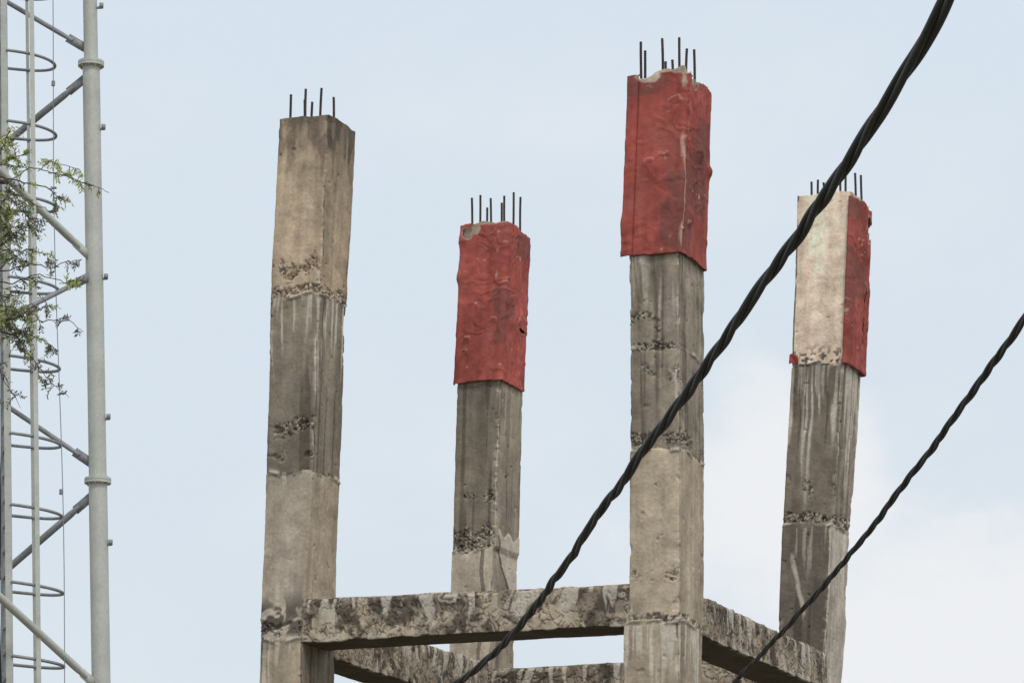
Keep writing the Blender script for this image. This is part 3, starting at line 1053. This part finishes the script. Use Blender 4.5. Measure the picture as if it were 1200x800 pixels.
def leaflet(p, d, ln, wd, c):
    d = d / np.linalg.norm(d)
    s = np.cross(d, rng.normal(size=3)); s /= np.linalg.norm(s)
    b = len(LV)
    up = np.cross(d, s) * ln * .12
    LV.extend([p, p + d * ln * .5 + s * wd / 2 + up, p + d * ln, p + d * ln * .5 - s * wd / 2 + up])
    LF.append((b, b + 1, b + 2, b + 3))
    LC.extend([c] * 4)


GREENS = [np.array([.42, .46, .19]), np.array([.29, .31, .17]), np.array([.54, .58, .21]), np.array([.15, .15, .10])]


def frond(p, d, ln, green=None, dens=1.0):
    """a drooping stalk with two rows of leaflets"""
    d = d / np.linalg.norm(d)
    n = int(7 * dens) + 3
    side = np.cross(d, np.array([rng.normal() * .4, 1, rng.normal() * .4])); side /= np.linalg.norm(side)
    pts = []
    q = p.copy(); dd = d.copy()
    g = GREENS[green] if green is not None else GREENS[rng.choice(4, p=[.34, .30, .12, .24])]
    for k in range(n):
        pts.append(q.copy())
        q = q + dd * ln / n
        dd = dd + np.array([0, 0, -.09]) + rng.normal(size=3) * .10
        dd /= np.linalg.norm(dd)
        if k > 0:
            for sg in (-1, 1):
                if rng.random() < .72:
                    leaflet(q, side * sg + dd * .9 + rng.normal(size=3) * .35, rng.uniform(.022, .046), rng.uniform(.007, .014), g * rng.uniform(.7, 1.4))
    TW.tube(pts, [.0034 * (1 - .6 * k / n) for k in range(n)], 4, caps=False)


def twig(poly, r0, r1, frond_n, frond_len=.16, green=None, jit=.02, Y=TRY, yj=.25):
    """a woody twig through photo-scale points; depth wanders so that it has body from the side"""
    P_ = []
    y = Y
    for k, (x, yy) in enumerate(poly):
        y += rng.uniform(-yj, yj) * .6
        P_.append(at(x, yy, y))
    # refine
    Q = []
    for a, b in zip(P_[:-1], P_[1:]):
        for t in np.linspace(0, 1, 5)[:-1]:
            Q.append(a * (1 - t) + b * t + rng.normal(size=3) * jit * .35)
    Q.append(P_[-1])
    n = len(Q)
    TW.tube(Q, [r0 * (1 - k / (n - 1)) + r1 * k / (n - 1) for k in range(n)], 6)
    for _ in range(frond_n):
        t = rng.uniform(.25, 1) * (n - 1)
        k = min(int(t), n - 2)
        p = Q[k] + (Q[k + 1] - Q[k]) * (t - k)
        dirn = (Q[k + 1] - Q[k]); dirn /= np.linalg.norm(dirn)
        frond(p, dirn * .5 + rng.normal(size=3) * .8 + np.array([.1, 0, -.1]), frond_len * rng.uniform(.5, 1.1), green)
    return Q


# limbs from the trunk towards the frame and to the other sides
limb_paths = [
    [(-400, 420), (-300, 330), (-180, 250), (-90, 222), (-30, 210), (10, 214)],
    [(-400, 430), (-290, 400), (-170, 350), (-80, 320), (-30, 325)],
    [(-400, 440), (-300, 450), (-180, 420), (-90, 385), (-30, 380)],
    [(-400, 420), (-440, 250), (-420, 80), (-360, -40)],
    [(-400, 420), (-520, 330), (-640, 220), (-740, 160)],
    [(-400, 420), (-480, 240), (-600, 60), (-640, -60)],
    [(-400, 420), (-340, 260), (-260, 120), (-200, 20)],
]
for lp in limb_paths:
    y = TRY
    pts = []
    for k, (x, yy) in enumerate(lp):
        pts.append(at(x, yy, y)); y += rng.uniform(-.25, .25)
    pts[0] = trunk_top * .6 + tp[2] * .4 if lp[0][1] > 425 else trunk_top - np.array([0, 0, .05])
    n = len(pts)
    LIMB.tube(pts, [.05 * (1 - k / n) + .008 for k in range(n)], 8)
    # crown away from the frame
    for k in range(n - 1):
        for _ in range(5):
            t = rng.random()
            b = pts[k] * (1 - t) + pts[k + 1] * t
            if b[0] / b[1] * F_PX + 600 > -70 or k == 0: continue
            e = b + rng.normal(size=3) * np.array([.45, .45, .35])
            if e[0] / e[1] * F_PX + 600 > -40: e[0] -= .3
            TW.tube([b, (b + e) / 2 + rng.normal(size=3) * .05, e], [.007, .005, .002], 5)
            for _ in range(14):
                t2 = rng.uniform(.2, 1)
                frond(b * (1 - t2) + e * t2, rng.normal(size=3) + np.array([0, 0, -.2]), rng.uniform(.12, .3))

# twigs that reach into view
twig([(-10, 205), (15, 212), (40, 216), (62, 222), (72, 240)], .007, .003, 12, .12)
twig([(10, 214), (35, 196), (55, 200), (78, 207), (100, 215), (112, 219), (128, 226)], .005, .0022, 3, .10, jit=.008)
twig([(45, 199), (58, 190), (70, 192), (92, 198)], .004, .002, 12, .10, 2)
twig([(55, 203), (70, 206), (94, 212)], .004, .002, 9, .10, 2)
twig([(-20, 205), (0, 180), (8, 163), (12, 152)], .006, .003, 14, .13, 2)
twig([(-5, 195), (15, 185), (32, 180)], .005, .002, 12, .12, 0)
twig([(5, 213), (12, 232), (30, 252), (46, 262)], .005, .002, 10, .12, 3)
twig([(30, 232), (44, 240), (60, 250), (66, 246), (62, 240)], .004, .0025, 3, .08, 0)
twig([(-30, 325), (0, 290), (22, 268), (40, 262)], .006, .002, 15, .14)
twig([(-30, 325), (5, 318), (35, 308), (60, 314), (80, 306), (96, 304)], .006, .002, 5, .10, 3)
twig([(-15, 328), (10, 305), (30, 292), (52, 296), (57, 304)], .006, .002, 13, .12)
twig([(-25, 330), (15, 330), (45, 322), (78, 331), (92, 328)], .006, .002, 5, .09, 3)
twig([(70, 334), (84, 329), (95, 325)], .003, .002, 6, .07, 2)
twig([(-30, 380), (0, 366), (12, 360), (20, 352)], .007, .003, 16, .13, 2)
twig([(-20, 378), (20, 374), (45, 376), (68, 376), (84, 379), (98, 389)], .006, .002, 5, .09, 3)
twig([(-20, 382), (15, 392), (28, 402), (30, 416)], .006, .002, 12, .12, 3)
twig([(-10, 380), (20, 372), (42, 362), (60, 358), (72, 362)], .005, .002, 9, .10)
twig([(0, 380), (30, 390), (50, 398), (62, 406)], .005, .002, 14, .11)
twig([(20, 398), (38, 420), (52, 440), (66, 452), (81, 466)], .004, .0015, 10, .09, 3)
twig([(-20, 330), (0, 345), (14, 372), (22, 398)], .006, .002, 12, .13, 3)
twig([(-30, 240), (-5, 250), (10, 270), (14, 300)], .006, .002, 16, .14)
twig([(-40, 300), (-10, 285), (6, 262), (10, 240)], .006, .002, 16, .14)
twig([(-40, 400), (-10, 420), (8, 450), (24, 478)], .005, .0015, 8, .11, 3)
for _ in range(16):
    x0, y0 = rng.uniform(-45, -5), rng.uniform(200, 410)
    x1 = rng.uniform(12, 46); y1 = y0 + rng.uniform(-40, 50)
    xm = (x0 + x1) / 2 + rng.uniform(-6, 6); ym = (y0 + y1) / 2 + rng.uniform(-18, 18)
    twig([(x0, y0), (xm, ym), (x1, min(y1, 430))], .005, .0018, 7, .12)

for _ in range(22):
    x0, y0 = rng.uniform(-30, 30), rng.uniform(190, 420)
    pl = [(x0, y0)]
    for k in range(5):
        pl.append((pl[-1][0] + rng.uniform(-4, 13), pl[-1][1] + rng.uniform(-9, 15)))
    twig(pl, .0032, .0014, 2, .08, jit=.025)
LIMB.build('limb', M_BARK, tree)
TW.build('twigs', M_BARK, tree)
mesh_obj('crown', LV, np.array(LF), M_LEAF, tree, np.array(LC), smooth=False)

# ------------------------------------------------------------------ ground
g = 2500.0
nv = 41
gx = np.linspace(-1, 1, nv); gx = np.sign(gx) * np.abs(gx) ** 3 * g
GX, GY = np.meshgrid(gx, gx)
GZ = (fbm(GX * .01, GY * .01, GX * 0, 77, 3) - .5) * 3.0 * sstep(60, 400, np.hypot(GX, GY))
gv = np.stack([GX, GY, GZ], -1).reshape(-1, 3)
gr = mesh_obj('ground', gv, grid_faces(nv, nv, False), M_GROUND)
tag(gr, 'dry earth and grass ground below the frame', kind='structure')

# ------------------------------------------------------------------ sky and sun
SUN_EL, SUN_AZ = R(52), R(158)       # azimuth clockwise from +Y: behind the camera, to the right
world = bpy.data.worlds.new('World')
scene.world = world
world.use_nodes = True
nt = world.node_tree
L = nt.links
bg = nt.nodes['Background']
sky = node(nt, 'ShaderNodeTexSky', sky_type='NISHITA', sun_disc=False, sun_elevation=SUN_EL, sun_rotation=SUN_AZ)
sky.dust_density = 3.0
sky.air_density = 1.0
sky.ozone_density = 1.0
tc = node(nt, 'ShaderNodeTexCoord')
# thin high overcast: pale blue white veil, whiter towards the horizon and where a cloud bank stands
sep = node(nt, 'ShaderNodeSeparateXYZ'); L.new(tc.outputs['Generated'], sep.inputs[0])
veil = node(nt, 'ShaderNodeMix', data_type='RGBA')
SKY_HI, SKY_LO = (7.35, 8.25, 9.1, 1), (7.35, 8.1, 8.75, 1)
veil.inputs['A'].default_value = SKY_LO
veil.inputs['B'].default_value = SKY_HI
gz_ = node(nt, 'ShaderNodeMapRange'); gz_.inputs['From Min'].default_value = .1; gz_.inputs['From Max'].default_value = .36
L.new(sep.outputs['Z'], gz_.inputs['Value']); L.new(gz_.outputs[0], veil.inputs['Factor'])
mxv = node(nt, 'ShaderNodeMix', data_type='RGBA'); mxv.inputs['Factor'].default_value = .9
L.new(sky.outputs[0], mxv.inputs['A']); L.new(veil.outputs['Result'], mxv.inputs['B'])
# the cloud bank
nz = node(nt, 'ShaderNodeTexNoise', Scale=22.0, Detail=8.0, Roughness=.58)
mp = node(nt, 'ShaderNodeMapping'); mp.inputs['Scale'].default_value = (1, 1, 1.6)
L.new(tc.outputs['Generated'], mp.inputs[0]); L.new(mp.outputs[0], nz.inputs['Vector'])
cd = at(905, 600, 1.0) - np.array([0, 0, EYE]); cd /= np.linalg.norm(cd)
sub = node(nt, 'ShaderNodeVectorMath', operation='SUBTRACT'); sub.inputs[1].default_value = tuple(cd)
L.new(tc.outputs['Generated'], sub.inputs[0])
ms_ = node(nt, 'ShaderNodeVectorMath', operation='MULTIPLY'); ms_.inputs[1].default_value = (23, 6, 24)
L.new(sub.outputs[0], ms_.inputs[0])
ln_ = node(nt, 'ShaderNodeVectorMath', operation='LENGTH'); L.new(ms_.outputs[0], ln_.inputs[0])
cd2 = at(1120, 800, 1.0) - np.array([0, 0, EYE]); cd2 /= np.linalg.norm(cd2)
sub2 = node(nt, 'ShaderNodeVectorMath', operation='SUBTRACT'); sub2.inputs[1].default_value = tuple(cd2)
L.new(tc.outputs['Generated'], sub2.inputs[0])
ms2 = node(nt, 'ShaderNodeVectorMath', operation='MULTIPLY'); ms2.inputs[1].default_value = (13, 6, 19)
L.new(sub2.outputs[0], ms2.inputs[0])
ln2 = node(nt, 'ShaderNodeVectorMath', operation='LENGTH'); L.new(ms2.outputs[0], ln2.inputs[0])
ln1 = ln_
ln_ = node(nt, 'ShaderNodeMath', operation='SMOOTH_MIN'); ln_.inputs[2].default_value = .3
L.new(ln1.outputs['Value'], ln_.inputs[0]); L.new(ln2.outputs['Value'], ln_.inputs[1])
ad = node(nt, 'ShaderNodeMath', operation='MULTIPLY_ADD'); ad.inputs[1].default_value = -1.9; 
L.new(nz.outputs['Fac'], ad.inputs[0]); L.new(ln_.outputs['Value'], ad.inputs[2])
cm = node(nt, 'ShaderNodeMapRange', interpolation_type='SMOOTHSTEP')
cm.inputs['From Min'].default_value = .40; cm.inputs['From Max'].default_value = -.55
L.new(ad.outputs[0], cm.inputs['Value'])
# a fainter drift of cloud everywhere
nz2 = node(nt, 'ShaderNodeTexNoise', Scale=9.0, Detail=6.0, Roughness=.55)
L.new(mp.outputs[0], nz2.inputs['Vector'])
cm2 = node(nt, 'ShaderNodeMapRange', interpolation_type='SMOOTHSTEP')
cm2.inputs['From Min'].default_value = .45; cm2.inputs['From Max'].default_value = .75; cm2.inputs['To Max'].default_value = .35
L.new(nz2.outputs['Fac'], cm2.inputs['Value'])
mx_ = node(nt, 'ShaderNodeMath', operation='MAXIMUM'); L.new(cm.outputs[0], mx_.inputs[0]); L.new(cm2.outputs[0], mx_.inputs[1])
cl = node(nt, 'ShaderNodeMix', data_type='RGBA')
cl.inputs['B'].default_value = (8.5, 8.68, 8.92, 1)
L.new(mx_.outputs[0], cl.inputs['Factor']); L.new(mxv.outputs['Result'], cl.inputs['A'])
L.new(cl.outputs['Result'], bg.inputs['Color'])
bg.inputs['Strength'].default_value = 0.1

sd_ = bpy.data.lights.new('sun', 'SUN')
sd_.energy = 1.3
sd_.angle = R(14)
sd_.color = (1.0, .95, .87)
sun = bpy.data.objects.new('sun', sd_)
COL.objects.link(sun)
# lamp shines along its -Z; direction towards the sun:
sv_ = Vector((math.sin(SUN_AZ) * math.cos(SUN_EL), math.cos(SUN_AZ) * math.cos(SUN_EL), math.sin(SUN_EL)))
sun.rotation_euler = sv_.to_track_quat('Z', 'Y').to_euler()
sun.location = (5, -5, 20)

vs_ = scene.view_settings
vs_.view_transform = 'Standard'
vs_.look = 'None'
vs_.exposure = 0
vs_.gamma = 1
vs_.use_curve_mapping = False
